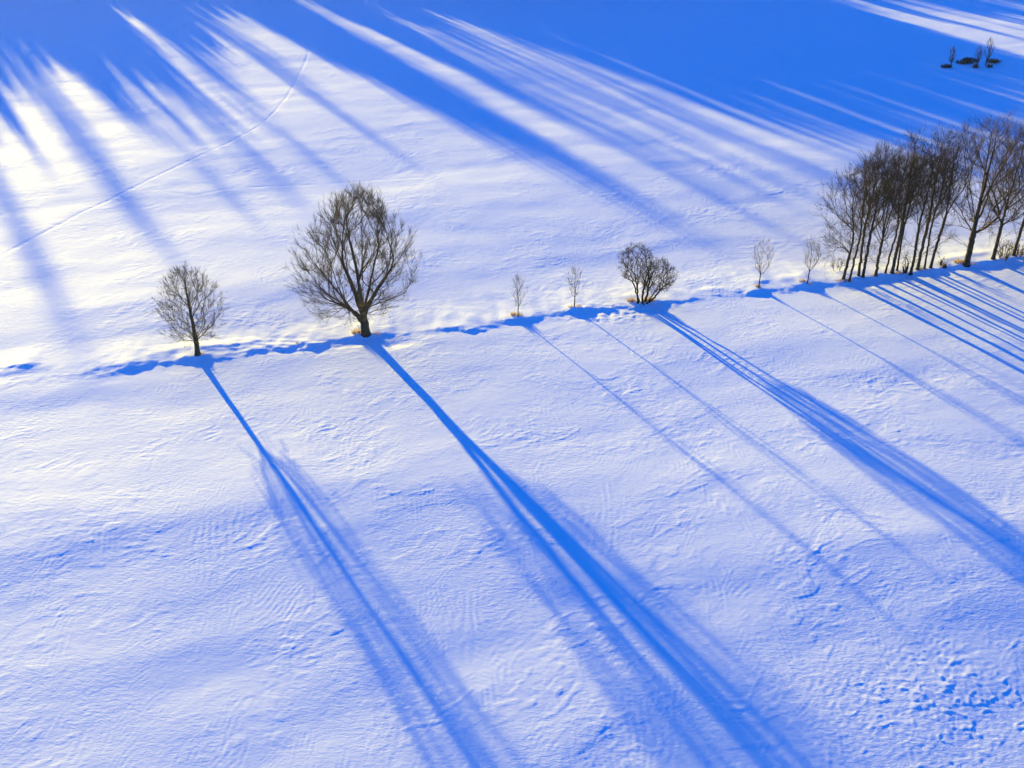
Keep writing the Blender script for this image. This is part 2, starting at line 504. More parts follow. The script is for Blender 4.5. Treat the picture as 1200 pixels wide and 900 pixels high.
    def tubes(self, chains, sides_fn, taper_tip=0.5, flare=True):
        VV, FF = [], []; nv = 0
        for ids, st in chains:
            P = self.P[ids]
            R = self.R[ids].copy()
            if st > 0 and len(ids) > 1:
                R[0] = min(R[0], R[1] * 1.25)
            R[-1] *= taper_tip
            if st == 0 and flare:
                z = P[:, 2] - P[0, 2]
                R = R * (1 + 0.55 * np.exp(-z / 0.35))
            k = sides_fn(R[0])
            T = np.gradient(P, axis=0)
            T /= (np.linalg.norm(T, axis=1, keepdims=True) + 1e-9)
            ref = np.array([0.31, 0.95, 0.05]) if abs(T[0, 2]) > 0.7 else np.array([0.1, 0.05, 1.0])
            A = np.cross(T, ref); A /= (np.linalg.norm(A, axis=1, keepdims=True) + 1e-9)
            B = np.cross(T, A)
            th = np.arange(k) * 2 * np.pi / k
            ring = P[:, None, :] + R[:, None, None] * (np.cos(th)[None, :, None] * A[:, None, :] + np.sin(th)[None, :, None] * B[:, None, :])
            m = len(ids)
            VV.append(ring.reshape(-1, 3))
            i0 = nv + (np.arange(m - 1)[:, None] * k + np.arange(k)[None, :])
            i1 = nv + (np.arange(m - 1)[:, None] * k + (np.arange(k)[None, :] + 1) % k)
            FF.append(np.stack([i0, i1, i1 + k, i0 + k], -1).reshape(-1, 4))
            nv += m * k
        return np.concatenate(VV), np.concatenate(FF)

    def twigs(self, count, lmin, lmax, spread, up, r0, st_min=2, zmin=0.0):
        """short straight shoots off the outer branches, made all at once"""
        r = self.r
        idx = np.where((self.stage[:self.n] >= st_min) & (self.P[:self.n, 2] > zmin))[0]
        w = self.stage[idx].astype(float)
        pick = r.choice(idx, count, p=w / w.sum())
        D = self.D[pick] + r.randn(count, 3) * spread
        D[:, 2] += up
        D /= np.linalg.norm(D, axis=1, keepdims=True)
        L = lmin + (lmax - lmin) * r.rand(count) ** 1.5
        p0 = self.P[pick]
        D2 = D + r.randn(count, 3) * 0.18; D2[:, 2] += 0.12
        D2 /= np.linalg.norm(D2, axis=1, keepdims=True)
        p1 = p0 + D * (L * 0.5)[:, None]
        p2 = p1 + D2 * (L * 0.5)[:, None]
        ref = np.tile(np.array([0.3, 0.2, 0.93]), (count, 1))
        A = np.cross(D, ref); A /= (np.linalg.norm(A, axis=1, keepdims=True) + 1e-9)
        B = np.cross(D, A)
        th = np.arange(3) * 2 * np.pi / 3
        off = np.cos(th)[None, :, None] * A[:, None, :] + np.sin(th)[None, :, None] * B[:, None, :]
        rr = r0 * (0.7 + 0.6 * r.rand(count))
        V = np.concatenate([p0[:, None] + off * rr[:, None, None], p1[:, None] + off * (rr * 0.75)[:, None, None],
                            p2[:, None] + off * (rr * 0.35)[:, None, None]], 1).reshape(-1, 3)
        b = np.arange(count)[:, None] * 9
        F = []
        for ring in (0, 3):
            for s in range(3):
                s2 = (s + 1) % 3
                F.append(np.concatenate([b + ring + s, b + ring + s2, b + ring + 3 + s2, b + ring + 3 + s], 1))
        return V, np.concatenate(F)

def env_points(r, n, prof, zb, zt, cx=0, cy=0, lo=0.3, hi=1.0, lean=(0, 0), phase=0.0, golden=True, zbias=1.0):
    """points in a crown: prof = [(fraction, radius)], lean moves the top"""
    fz = np.array([p[0] for p in prof]); fr = np.array([p[1] for p in prof])
    out = []
    for k in range(n):
        u = ((k + 0.5) / n if golden else r.rand()) ** zbias
        th = phase + k * 2.39996 + r.randn() * 0.35 if golden else r.rand() * 2 * np.pi
        rho = np.interp(u, fz, fr) * (lo ** 2 + (hi ** 2 - lo ** 2) * r.rand()) ** 0.5
        z = zb + (zt - zb) * u
        out.append(np.array([cx + lean[0] * u + rho * math.cos(th), cy + lean[1] * u + rho * math.sin(th), z]))
    return out

def sides(r):
    return 8 if r > 0.12 else 6 if r > 0.05 else 4 if r > 0.02 else 3

def finish_tree(name, T, loc, rz, label, cat, group, base_r, tip_r, twig_args, twig_mat, sink=0.12, bark=None, split=1):
    T.radii(base_r, tip_r)
    root = empty(name, (loc[0], loc[1], gz(loc[0], loc[1]) - sink), rz)
    tag(root, label, cat, group)
    big = [c for c in T.chains if c[1] <= split]
    sml = [c for c in T.chains if c[1] > split]
    V, F = T.tubes(big, sides)
    mesh_obj("trunk", V, F.reshape(-1), np.full(len(F), 4), bark or BARK, root)
    VV, FF = T.tubes(sml, sides)
    V2, F2 = T.twigs(*twig_args)
    F2 = F2 + len(VV)
    VV = np.concatenate([VV, V2]); FF = np.concatenate([FF, F2])
    mesh_obj("crown", VV, FF.reshape(-1), np.full(len(FF), 4), twig_mat, root)
    return root

FIELD_ROW = "bare trees standing in a row along the snowy bank"

# --- the big spreading tree
def big_tree():
    T = Tree(11)
    r = T.r
    T.trunk([(0, 0, 0), (-0.05, 0, 1.4), (-0.05, 0.05, 3.4), (0.1, 0.1, 7), (0.3, 0.0, 11.0), (0.6, 0, 15.2)], wob=0.02)
    steep = [(-7.3, -0.5, 8.0), (-3.6, 1.2, 13.2), (3.2, -1.0, 14.4), (-1.0, -1.5, 15.0), (5.2, 0.8, 10.6), (-5.8, -1.5, 11.0)]
    T.connect([np.array(p, float) for p in steep], 1, 0.45, k=14, zmin=1.15, zmax=2.7, up=0.0, wob=0.05, lead=0.3, pw=0.1)
    limbs = [(-5.0, -4.2, 7.4), (-1.6, 3.0, 14.2), (5.2, 0.5, 9.0), (4.0, 3.0, 11.4), (3.6, -3.8, 8.0), (-1.0, -5.6, 8.4), (0.8, -3.0, 12.4), (0.5, 5.6, 10.0),
             (-4.0, 4.8, 9.4), (4.8, 2.0, 6.4), (-6.6, 2.2, 6.0), (2.6, 4.8, 8.4), (-5.6, 0.6, 5.0), (4.4, -2.0, 5.2)]
    T.connect([np.array(p, float) for p in limbs], 1, 0.45, k=9, zmin=1.8, up=0.12, wob=0.07, lead=0.3, pw=0.3)
    T.boost = 1.55; T.boost_n = 7
    prof = [(0, 3.6), (0.14, 6.0), (0.33, 7.1), (0.55, 6.2), (0.75, 4.7), (0.9, 3.0), (1, 0.8)]
    T.connect(env_points(r, 100, prof, 3.4, 15.8, -1.4, 0, 0.45, 0.98, (1.6, 0)), 1, 0.4, k=6, zmin=3.0, wob=0.09, pw=0.35)
    T.connect(env_points(r, 640, prof, 3.1, 16.3, -1.4, 0, 0.4, 1.02, (1.7, 0), 1.3), 2, 0.3, k=4.0, zmin=2.6, wob=0.12, pw=0.35)
    T.shoots(2400, 0.4, 1.4, 0.34, 0.2, 3, 2.6)
    return T
g = ground_pt(429, 394)
finish_tree("bare_tree", big_tree(), g, 0, "largest solitary bare tree with a short thick trunk and wide spreading crown", "tree",
            FIELD_ROW, 0.42, 0.006, (21000, 0.3, 0.95, 0.36, 0.25, 0.0085, 2, 2.5), TWIG)

# --- the rounder tree on the left
def oval_tree():
    T = Tree(23); r = T.r
    T.trunk([(0, 0, 0), (0.05, 0, 1.6), (0.0, 0, 4.0), (-0.1, 0, 7.0), (-0.1, 0, 9.7)], wob=0.015)
    prof = [(0, 1.6), (0.12, 2.9), (0.35, 3.75), (0.6, 3.4), (0.8, 2.6), (0.93, 1.6), (1, 0.4)]
    T.leader = 1.0
    T.connect(env_points(r, 54, prof, 2.0, 9.8, -0.1, 0, 0.6, 0.98), 1, 0.3, k=3.2, zmin=1.5, wob=0.06, pw=0.0, up=0.35, lead=0.28, only=0)
    T.connect(env_points(r, 420, prof, 1.9, 10.0, -0.1, 0, 0.4, 1.03, (0, 0), 1.0), 2, 0.25, k=4.5, zmin=1.6, wob=0.08, pw=0.3)
    T.shoots(1200, 0.25, 0.75, 0.34, 0.15, 3, 1.6, 0.2)
    return T
g = ground_pt(232, 418)
finish_tree("bare_tree", oval_tree(), g, 0, "leftmost solitary bare tree with a rounded oval crown", "tree",
            FIELD_ROW, 0.26, 0.004, (10500, 0.2, 0.6, 0.36, 0.18, 0.0068, 2, 1.5), TWIG)

# --- the young trees
def young_tree(seed, H, prof, n1=12, zb=1.6):
    T = Tree(seed); r = T.r
    T.trunk([(0, 0, 0), (0.02, 0, H * 0.35), (-0.04, 0.02, H * 0.7), (0.02, 0, H * 0.97)], seg=0.25, wob=0.01)
    T.connect(env_points(r, n1, prof, zb, H * 0.95, 0, 0, 0.6, 1.0), 1, 0.22, k=8, zmin=zb * 0.8, wob=0.06, pw=0.15)
    T.connect(env_points(r, n1 * 4, prof, zb, H, 0, 0, 0.15, 1.0, (0, 0), 1.0), 2, 0.2, k=5, zmin=zb * 0.8, wob=0.08, pw=0.3)
    T.shoots(n1 * 6, 0.3, 0.8, 0.25, 0.35, 3, zb, 0.2, wob=0.06)
    return T
pa = [(0, 0.5), (0.25, 1.05), (0.5, 1.0), (0.8, 0.6), (1, 0.15)]
pb = [(0, 0.4), (0.15, 1.2), (0.4, 0.95), (0.7, 0.6), (1, 0.25)]
pc = [(0, 0.35), (0.3, 1.05), (0.65, 1.25), (0.9, 0.95), (1, 0.5)]
YOUNG = [
    (607, 373, 41, 5.2, pa, 11, 1.4, "slender young bare tree between the big spreading tree and its twin sapling", 0.055, TWIG),
    (673, 362, 42, 5.0, pb, 8, 1.5, "thin young bare tree just left of the low many stemmed tree", 0.06, TWIG),
    (889, 338, 43, 5.9, pc, 13, 2.0, "young bare tree with upswept twigs right of the low many stemmed tree", 0.065, TWIG_PALE),
    (946, 333, 44, 5.7, pc, 13, 2.0, "young bare tree closest to the left end of the tall grove", 0.065, TWIG_PALE),
]
for px, py, seed, H, prof, n1, zb, lab, br, mat in YOUNG:
    finish_tree("young_tree", young_tree(seed, H, prof, n1, zb), ground_pt(px, py), 0, lab, "young tree", FIELD_ROW, br, 0.0045,
                (420 if n1 < 12 else 650, 0.25, 0.8, 0.24, 0.35, 0.006, 1, zb), mat)

# --- low many-stemmed tree
def many_stemmed():
    T = Tree(61); r = T.r
    T.trunk([(-0.55, 0, 0), (-0.65, 0.05, 1.2), (-0.9, 0.1, 2.8), (-1.25, 0.1, 4.3), (-0.8, 0.1, 5.6), (-0.3, 0.1, 6.9)], wob=0.05)
    stems = [[(-0.3, 0.3, 0), (-0.9, 0.5, 1.6), (-1.6, 0.8, 3.6), (-2.6, 1.0, 5.2)],
             [(0.0, -0.1, 0), (-0.1, -0.2, 1.4), (0.3, -0.3, 3.2), (0.5, -0.2, 4.9)],
             [(0.25, 0.2, 0), (0.5, 0.4, 1.3), (0.9, 0.9, 2.9), (1.4, 1.2, 4.4)],
             [(0.45, -0.2, 0), (0.9, -0.5, 1.2), (1.5, -0.9, 2.5), (2.2, -1.2, 3.8)],
             [(0.65, 0.1, 0), (1.5, 0.2, 1.0), (2.2, 0.3, 2.0), (2.4, 0.3, 3.6), (3.1, 0.2, 4.3)],
             [(0.1, -0.4, 0), (-0.2, -1.1, 1.5), (-0.5, -1.7, 3.0)]]
    for s in stems: T.trunk(s, seg=0.3, wob=0.05)
    left = [(0, 0.9), (0.3, 1.9), (0.65, 2.2), (0.9, 1.5), (1, 0.5)]
    right = [(0, 1.3), (0.35, 2.4), (0.7, 2.1), (1, 0.9)]
    for n, st, k, wb in ((16, 1, 3.0, 0.14), (70, 2, 2.5, 0.18), (230, 3, 2.2, 0.2)):
        T.connect(env_points(r, n, left, 3.0, 7.2, -1.3, 0.2, 0.5, 1.0, (0.4, 0), n, st < 3), st, 0.22, k=k * .8, zmin=2.0, up=-0.05, wob=wb * 1.2, pw=0.4)
        T.connect(env_points(r, int(n * 1.3), right, 2.0, 5.3, 1.5, 0, 0.45, 1.0, (0.2, 0), n, st < 3), st, 0.22, k=k * .8, zmin=1.2, up=-0.05, wob=wb * 1.2, pw=0.4)
    return T
finish_tree("low_tree", many_stemmed(), ground_pt(753, 357), 0, "low crooked bare tree with several stems and a divided crown", "tree",
            FIELD_ROW, 0.11, 0.009, (6800, 0.2, 0.65, 0.85, -0.02, 0.0095, 2, 1.4), TWIG_DARK)
print("row", round(time.time() - T0, 1))

# --- the grove of tall trees on the right
def tall_tree(seed, H, R, zc, lean=(0, 0), big=False, lower=2, cside=0.0, fork=None):
    T = Tree(seed); r = T.r
    lean = (lean[0] * 0.35, lean[1] * 0.5)
    lx, ly = lean
    T.leader = 0.9
    b = r.randn(2) * 0.18
    T.trunk([(0, 0, 0), (lx * .15 + b[0] * .5, ly * .15, H * .18), (lx * .4 + b[0], ly * .4 + b[1], H * .42), (lx * .72 - b[0] * .3, ly * .7, H * .7),
             (lx, ly, H * .98)], wob=0.03)
    if fork:
        T.connect([np.array(f, float) for f in fork], 1, 0.4, k=14, zmin=H * 0.12, zmax=H * .4, up=0.2, wob=0.05, lead=0.3, pw=0.1)
    R *= 1.14
    prof = [(0, R * .45), (0.2, R * .85), (0.5, R), (0.75, R * .85), (0.92, R * .5), (1, R * .12)]
    zb = H * zc
    T.connect(env_points(r, 30 if big else 18, prof, zb, H, cside, 0, 0.55, 1.0, lean), 1, 0.4, k=4.5, zmin=zb * 0.8, wob=0.08, pw=0.0, up=0.3, lead=0.28, only=1 if fork else 0)
    T.connect(env_points(r, 210 if big else 95, prof, zb, H, cside, 0, 0.25, 1.05, lean, 1), 2, 0.3, k=4, zmin=zb * 0.7, wob=0.12, pw=0.2)
    # a few crooked lower branches
    low = []
    for k in range(lower):
        th = r.rand() * 6.283; rr = R * (0.5 + 0.5 * r.rand())
        low.append(np.array([rr * math.cos(th) + lx * .3, rr * math.sin(th) + ly * .3, H * (0.14 + 0.24 * r.rand())]))
    if low:
        T.connect(low, 2, 0.3, k=1.2, zmin=H * 0.1, up=-0.05, wob=0.22)
        T.connect([l + r.randn(3) * 0.5 for l in low for _ in range(4)], 3, 0.25, k=2, zmin=H * 0.1, up=0.0, wob=0.2)
    T.shoots(1300 if big else 380, 0.6, 1.8, 0.42, 0.18, 3, zb * 0.75, 0.3)
    return T

GROVE = "tall bare trees of the grove at the right end of the row"
# px, py, seed, H, R, crown start, lean, big, lower branches, base radius, x-shift of crown, label
GR = [
    (988, 328, 101, 13.6, 2.5, .30, (-0.5, 0.2), False, 8, .17, -0.8, "leftmost tree of the tall grove, its low branches reaching out to the left", None),
    (995, 330, 102, 14.8, 1.9, .45, (1.3, 0.5), False, 2, .13, 0, "thin grove tree leaning right from the foot of the leftmost one", None),
    (1006, 324, 103, 15.6, 2.0, .45, (0.2, 0.6), False, 3, .16, 0, "left one of two grove trunks standing close together, third from the left end", None),
    (1011, 325.5, 104, 16.0, 2.2, .45, (0.7, -0.4), False, 3, .17, 0.2, "right one of two grove trunks standing close together, fourth from the left end", None),
    (1026, 324, 105, 12.8, 1.9, .42, (0.3, 0.3), False, 5, .17, 0, "shorter grove tree with a forked top, fifth from the left end", [(-1.0, 0, 12.0), (1.2, 0.3, 12.2)]),
    (1037, 321.5, 106, 14.6, 1.7, .5, (0.7, 0.8), False, 2, .12, 0, "slim grove tree, sixth from the left end, half hidden by its neighbours", None),
    (1045, 321, 107, 17.2, 2.4, .42, (0.2, -0.2), False, 3, .20, 0, "straight tall grove tree with a thick dark trunk, seventh from the left end", None),
    (1051, 318, 108, 14.0, 1.6, .52, (0.9, 1.0), False, 3, .12, 0, "slim leaning grove tree right behind the thick straight one", None),
    (1067, 322, 109, 16.2, 2.3, .42, (0.4, -0.3), False, 5, .17, 0, "grove tree nearest the field, left of the trio with close feet", None),
    (1075, 317, 110, 17.0, 2.3, .42, (0.6, 0.5), False, 3, .19, 0, "left tree of the trio with close feet in the middle of the grove", None),
    (1083, 316.5, 111, 14.4, 1.7, .5, (0.7, 0.6), False, 2, .12, 0, "thin middle tree of the trio with close feet", None),
    (1090, 315.5, 112, 17.6, 2.5, .42, (1.3, -0.2), False, 4, .17, 0.3, "right tree of the trio with close feet, leaning right towards the big tree", None),
    (1132, 312, 113, 18.4, 4.6, .28, (0.6, 0), True, 9, .36, 0.2, "biggest tree of the grove, its trunk forking low into a broad crown",
     [(3.0, 0.2, 16.5), (-3.0, 0.6, 14.5), (1.2, -2.4, 15.5), (0.6, 2.4, 16.5)]),
    (1163, 306, 114, 16.2, 3.4, .35, (1.6, 0.2), True, 5, .22, 0.5, "grove tree with a forked trunk just right of the biggest one", [(-1.2, 0.4, 14.0), (3.4, -0.4, 13.6)]),
    (1187, 302, 115, 16.8, 2.8, .40, (1.6, 0.4), False, 4, .19, 0.2, "last grove tree before the right edge of the picture", None),
    (1215, 299, 116, 17.0, 3.6, .35, (0.5, 0), True, 3, .24, 0, "grove tree past the picture's right edge, only its crown showing", None),
    (1246, 296, 117, 17.5, 3.4, .35, (0, 0), False, 3, .22, 0, "tall bare grove tree outside the picture on the right", None),
    (1282, 290, 118, 17.0, 3.4, .35, (0, 0), False, 3, .22, 0, "tall bare grove tree outside the picture on the right", None),
]
for (px, py, seed, H, R, zc, lean, big, lower, br, cs, lab, fork) in GR:
    finish_tree("grove_tree", tall_tree(seed, H, R, zc, lean, big, lower, cs, fork), ground_pt(px, py), 0, lab, "tree", GROVE, br * 1.0, 0.006,
                (9500 if big else 3800, 0.3, 1.0, 0.45, 0.2, 0.0085, 2, 2.0), TWIG_DARK if seed != 113 else TWIG)
print("grove", round(time.time() - T0, 1))

# ------------------------------------------------------------------ dry grass and brush
def blades(r, n, rx, ry, hmin, hmax, w, lean=0.5, z0=-0.08):
    a = r.rand(n) * 2 * np.pi; q = np.sqrt(r.rand(n))
    bx = rx * q * np.cos(a); by = ry * q * np.sin(a)
    h = (hmin + (hmax - hmin) * r.rand(n)) * (1.1 - 0.5 * q)
    d = r.randn(n, 2) * lean
    th = r.rand(n) * np.pi
    wx, wy = np.cos(th) * w, np.sin(th) * w
    p = np.stack([bx, by, np.full(n, z0)], 1)
    m = p + np.stack([d[:, 0] * h * .35, d[:, 1] * h * .35, h * .62], 1)
    t = p + np.stack([d[:, 0] * h, d[:, 1] * h, h * (1 - 0.25 * np.abs(d).sum(1).clip(0, 2) / 2)], 1)
    s = np.stack([wx, wy, 0 * wx], 1)
    V = np.stack([p - s, p + s, m + s * .8, m - s * .8, t + s * .15, t - s * .15], 1).reshape(-1, 3)
    b = np.arange(n)[:, None] * 6
    F = np.concatenate([b + np.array([[0, 1, 2, 3]]), b + np.array([[3, 2, 4, 5]])])
    return V, F

TUFTS = "dry grass tufts at the feet of the trees"
TU = [
    (420, 392, .75, .35, .75, 260, GRASS, "dark yellow dry grass tuft at the foot of the largest solitary tree"),
    (441, 393, .5, .25, .35, 90, GRASS, "sparse dry grass right of the largest solitary tree's trunk"),
    (235, 417, .6, .25, .35, 110, GRASS, "short dry grass at the foot of the leftmost tree"),
    (602, 371, .35, .25, .75, 130, GRASS, "upright straw tuft left of the first young tree's stem"),
    (609, 371, .3, .25, .65, 90, GRASS, "straw tuft right of the first young tree's stem"),
    (670, 362, .4, .25, .35, 100, GRASS, "small orange grass tuft left of the second young tree"),
    (678, 361, .3, .25, .4, 60, GRASS, "small grass tuft right of the second young tree"),
    (740, 354, .5, .3, .8, 180, GRASS, "golden grass tuft left of the low many stemmed tree"),
    (761, 355, .55, .3, .95, 210, GRASS, "tall golden grass tuft right of the low many stemmed tree"),
    (888, 337, .3, .2, .6, 110, GRASS, "brown grass tuft around the foot of the third young tree"),
    (940, 331, .4, .25, .5, 120, GRASS, "orange grass tuft left of the fourth young tree"),
    (949, 333, .3, .2, .35, 60, GRASS, "low grass tuft right of the fourth young tree"),
    (990, 329.5, 1.1, .4, .4, 240, GRASS, "flattened brown grass around the grove's leftmost feet"),
    (1024, 324, .6, .3, .3, 110, GRASS, "low brown grass at the shorter forked grove tree"),
    (1050, 321, 0.9, .30, .3, 320, GRASS, "thin strip of brown grass below the thick straight grove tree"),
    (1080, 317, 0.8, .3, .35, 240, GRASS, "brown grass below the trio with close feet"),
    (1124, 309.5, .7, .4, .8, 240, GRASS, "bushy straw tuft left of the biggest grove tree's trunk"),
    (1140, 311, .4, .3, .35, 80, GRASS, "low grass right of the biggest grove tree's trunk"),
    (1196, 300, .9, .4, .5, 160, GRASS, "brown grass tuft at the right edge of the picture"),
    (349, 404, .25, .15, .4, 22, SHRUB, "few thin dry stalks in the snow left of the largest tree"),
]
rg = np.random.RandomState(5)
for (px, py, rx, ry, h, n, mat, lab) in TU:
    g = ground_pt(px, py)
    V, F = blades(rg, int(n * 0.85), rx * 1.1, ry, h * .4, h * 1.1, 0.016)
    o = mesh_obj("grass_tuft", V, F.reshape(-1), np.full(len(F), 4), mat, None, False)
    o.location = (g[0], g[1], gz(g[0], g[1]) + 0.0)
    tag(o, lab, "grass tuft", TUFTS)

def shrub(r, n_st, rad, H, tip_r=0.009, seed=1, flat=1.0):
    T = Tree(seed)
    for k in range(n_st):
        a = r.rand() * 6.283; q = rad * (0.25 + 0.75 * r.rand())
        b = np.array([0.25 * rad * math.cos(a), 0.25 * rad * math.sin(a) * flat, 0])
        e = np.array([q * math.cos(a), q * math.sin(a) * flat, H * (0.5 + 0.5 * r.rand())])
        m = b * .5 + e * .5 + np.array([0, 0, H * .12])
        T.trunk([b, m, e], seg=0.25, wob=0.04)
    prof = [(0, rad * .5), (0.5, rad), (1, rad * .5)]
    T.connect([p * np.array([1, flat, 1]) for p in env_points(T.r, n_st * 6, prof, H * .25, H, 0, 0, 0.2, 1.0, (0, 0), 0, False)], 2, 0.2, k=2, zmin=0.1, wob=0.2)
    return T

def place_shrub(px, py, n_st, rad, H, seed, lab, tw, mat, group=None, flat=1.0, base=0.03, twr=0.012):
    T = shrub(np.random.RandomState(seed), n_st, rad, H, seed=seed, flat=flat)
    T.radii(base, 0.009)
    V, F = T.tubes(T.chains, sides, flare=False)
    V2, F2 = T.twigs(tw, 0.2, 0.5, 0.7, 0.1, twr, 0, 0.05)
    F2 = F2 + len(V)
    V = np.concatenate([V, V2]); F = np.concatenate([F, F2])
    o = mesh_obj("bush", V, F.reshape(-1), np.full(len(F), 4), mat)
    g = ground_pt(px, py)
    o.location = (g[0], g[1], gz(g[0], g[1]) - 0.08)
    tag(o, lab, "bush", group)
    return o

UND = "brushwood under the tall grove"
place_shrub(1175, 306, 14, 1.5, 2.3, 201, "tangled yellow brown bush between the last two grove trunks", 520, GRASS and TWIG, UND)
place_shrub(1192, 303, 10, 1.2, 1.6, 202, "dark brushwood at the right edge below the last grove tree", 380, SHRUB, UND)
place_shrub(1060, 320, 5, 0.9, 2.6, 203, "thin crooked bush between the grove's thick straight tree and the trio", 60, SHRUB, UND, 0.6)
place_shrub(980, 318, 7, 1.3, 2.0, 204, "wispy bush behind the foot of the grove's leftmost tree", 200, SHRUB, UND)
place_shrub(1104, 313, 5, 1.0, 1.1, 205, "wispy low bush left of the biggest grove tree", 120, TWIG, UND)
place_shrub(1215, 300, 10, 1.6, 1.8, 206, "brushwood just past the right edge of the picture", 380, SHRUB, UND)

# --- the small clump out in the far field
CL = "clump of small trees and bushes in the far field"
def small_tree(seed, H, R):
    T = Tree(seed); r = T.r
    T.trunk([(0, 0, 0), (0.1, 0, H * .4), (0.0, 0, H * .95)], wob=0.04)
    prof = [(0, R * .5), (0.4, R), (0.8, R * .8), (1, R * .2)]
    T.connect(env_points(r, 12, prof, H * .3, H, 0, 0, .6, 1), 1, 0.3, k=5, zmin=H * .2, wob=0.08)
    T.connect(env_points(r, 90, prof, H * .3, H, 0, 0, .4, 1, (0, 0), 0, False), 2, 0.3, k=3, zmin=H * .2, wob=0.1)
    return T
for (px, py, seed, H, R, lab) in [(1113.5, 79, 301, 3.9, .65, "small bare tree standing apart at the left end of the far clump"),
                                  (1144, 79.5, 302, 4.0, .9, "lower one of the two small trees at the right of the far clump"),
                                  (1155, 77, 303, 5.2, 1.0, "taller one of the two small trees at the right of the far clump")]:
    finish_tree("small_tree", small_tree(seed, H, R), ground_pt(px, py), 0, lab, "tree", CL, .10, .012, (320, .3, .7, .3, .3, .012, 1, 1.0), SHRUB)
for (px, py, ns, rad, H, seed, lab, tw, mat) in [
    (1109, 79.5, 10, 1.3, 0.5, 311, "flat dark bush at the foot of the far clump's lone left tree", 600, SHRUB),
    (1126, 75, 10, 1.5, 0.6, 312, "thin dark bush left of the far clump's densest bush", 350, SHRUB),
    (1136, 74.5, 20, 1.9, 0.95, 313, "densest and darkest bush in the middle of the far clump", 1400, SHRUB),
    (1143, 80, 8, .7, 0.6, 314, "small dark bush at the foot of the far clump's lower tree", 300, SHRUB),
    (1164, 74.5, 16, 1.6, 0.75, 315, "wide rusty brown bush at the right end of the far clump", 900, RUST),
    (1159, 79.5, 8, .7, 0.5, 316, "small rusty bush in front of the far clump's right end", 320, RUST)]:
    place_shrub(px, py, ns, rad, H, seed, lab, tw, mat, CL, 0.6, 0.03, 0.022)

# ------------------------------------------------------------------ the wood beyond the top of the view, which throws the long shadows
U_AX = np.array([0.868, 0.497]); S_AX = -SUN_DIR
TAN = math.tan(SUN_EL)
WOOD_Y = 291.0

def us(px, py):
    g = ground_pt(px, py)
    return float(g @ U_AX), float(g @ S_AX)

def spruce_parts(seed, H=16.0, R=2.6, power=0.85):
    r = np.random.RandomState(seed)
    V, F = [], []
    nw = 34
    for k in range(nw):
        t = k / (nw - 1)
        z = H * (0.05 + 0.93 * t)
        rad = R * (1 - t) ** power * (0.85 + 0.3 * r.rand()) + 0.12
        nb = 13 if t < .7 else 8
        for j in range(nb):
            a = r.rand() * 6.283
            L = rad * (0.75 + 0.35 * r.rand())
            ca, sa = math.cos(a), math.sin(a)
            w = 0.30 * L + 0.08
            drop = 0.22 * L + 0.15
            seq = [(0.02, 0.10, 0.12), (0.35, 0.9 * w, 0.10), (0.7, w * .8, -drop * .5), (1.0, 0.03, -drop * .75)]
            b = len(V)
            for (fr, ww, dz) in seq:
                x, zz = L * fr, z + dz
                V.append((ca * x - sa * ww, sa * x + ca * ww, zz - 0.12 - 0.2 * ww))
                V.append((ca * x, sa * x, zz + 0.06))
                V.append((ca * x + sa * ww, sa * x - ca * ww, zz - 0.12 - 0.2 * ww))
            for s in range(3):
                o = b + s * 3
                F.append((o, o + 3, o + 4, o + 1)); F.append((o + 1, o + 4, o + 5, o + 2))
    return np.array(V), np.array(F)

def trunk_parts(H, r0):
    V, F = [], []
    k = 7
    zs = [0, H * .1, H * .4, H * .75, H]
    rs = [r0 * 1.3, r0, r0 * .75, r0 * .4, 0.02]
    for z, rr in zip(zs, rs):
        for j in range(k):
            V.append((rr * math.cos(j * 6.283 / k), rr * math.sin(j * 6.283 / k), z))
    for i in range(4):
        for j in range(k):
            F.append((i * k + j, i * k + (j + 1) % k, (i + 1) * k + (j + 1) % k, (i + 1) * k + j))
    return np.array(V), np.array(F)

WOOD = "woodland trees beyond the far edge of the field"
protos = []
for s in (1, 2, 3):
    V, F = spruce_parts(500 + s, power=(0.7, 0.55, 0.4)[s - 1])
    root = empty("spruce_tree", (0, 0, 0))
    tag(root, "dark spruce in the wood beyond the far edge of the field", "tree", WOOD)
    mesh_obj("crown", V, F.reshape(-1), np.full(len(F), 4), NEEDLE, root, False)
    V, F = trunk_parts(15.8, 0.2)
    mesh_obj("trunk", V, F.reshape(-1), np.full(len(F), 4), BARK, root)
    protos.append([root, False])
bprotos = []
for s in (1, 2):
    T = tall_tree(600 + s, 17.0, 3.0, .3, (0, 0), False, 2)
    root = finish_tree("bare_wood_tree", T, (0, 330), 0, "bare tree in the wood beyond the far edge of the field", "tree", WOOD, .2, .012,
                       (1800, .3, 1.0, .4, .25, .012, 2, 2), TWIG_DARK)
    bprotos.append([root, False, 17.0])

def copy_thing(root):
    c = root.copy(); COL.objects.link(c)
    for ch in list(root.children):
        d = ch.copy(); COL.objects.link(d); d.parent = c
        d.matrix_parent_inverse = ch.matrix_parent_inverse.copy()
    return c

def place(entry, x, y, rz, sc):
    if entry[1]:
        o = copy_thing(entry[0])
    else:
        o = entry[0]; entry[1] = True
    o.location = (x, y, gz(x, y) - 0.1)
    o.rotation_euler = (0, 0, rz)
    o.scale = sc
    return o

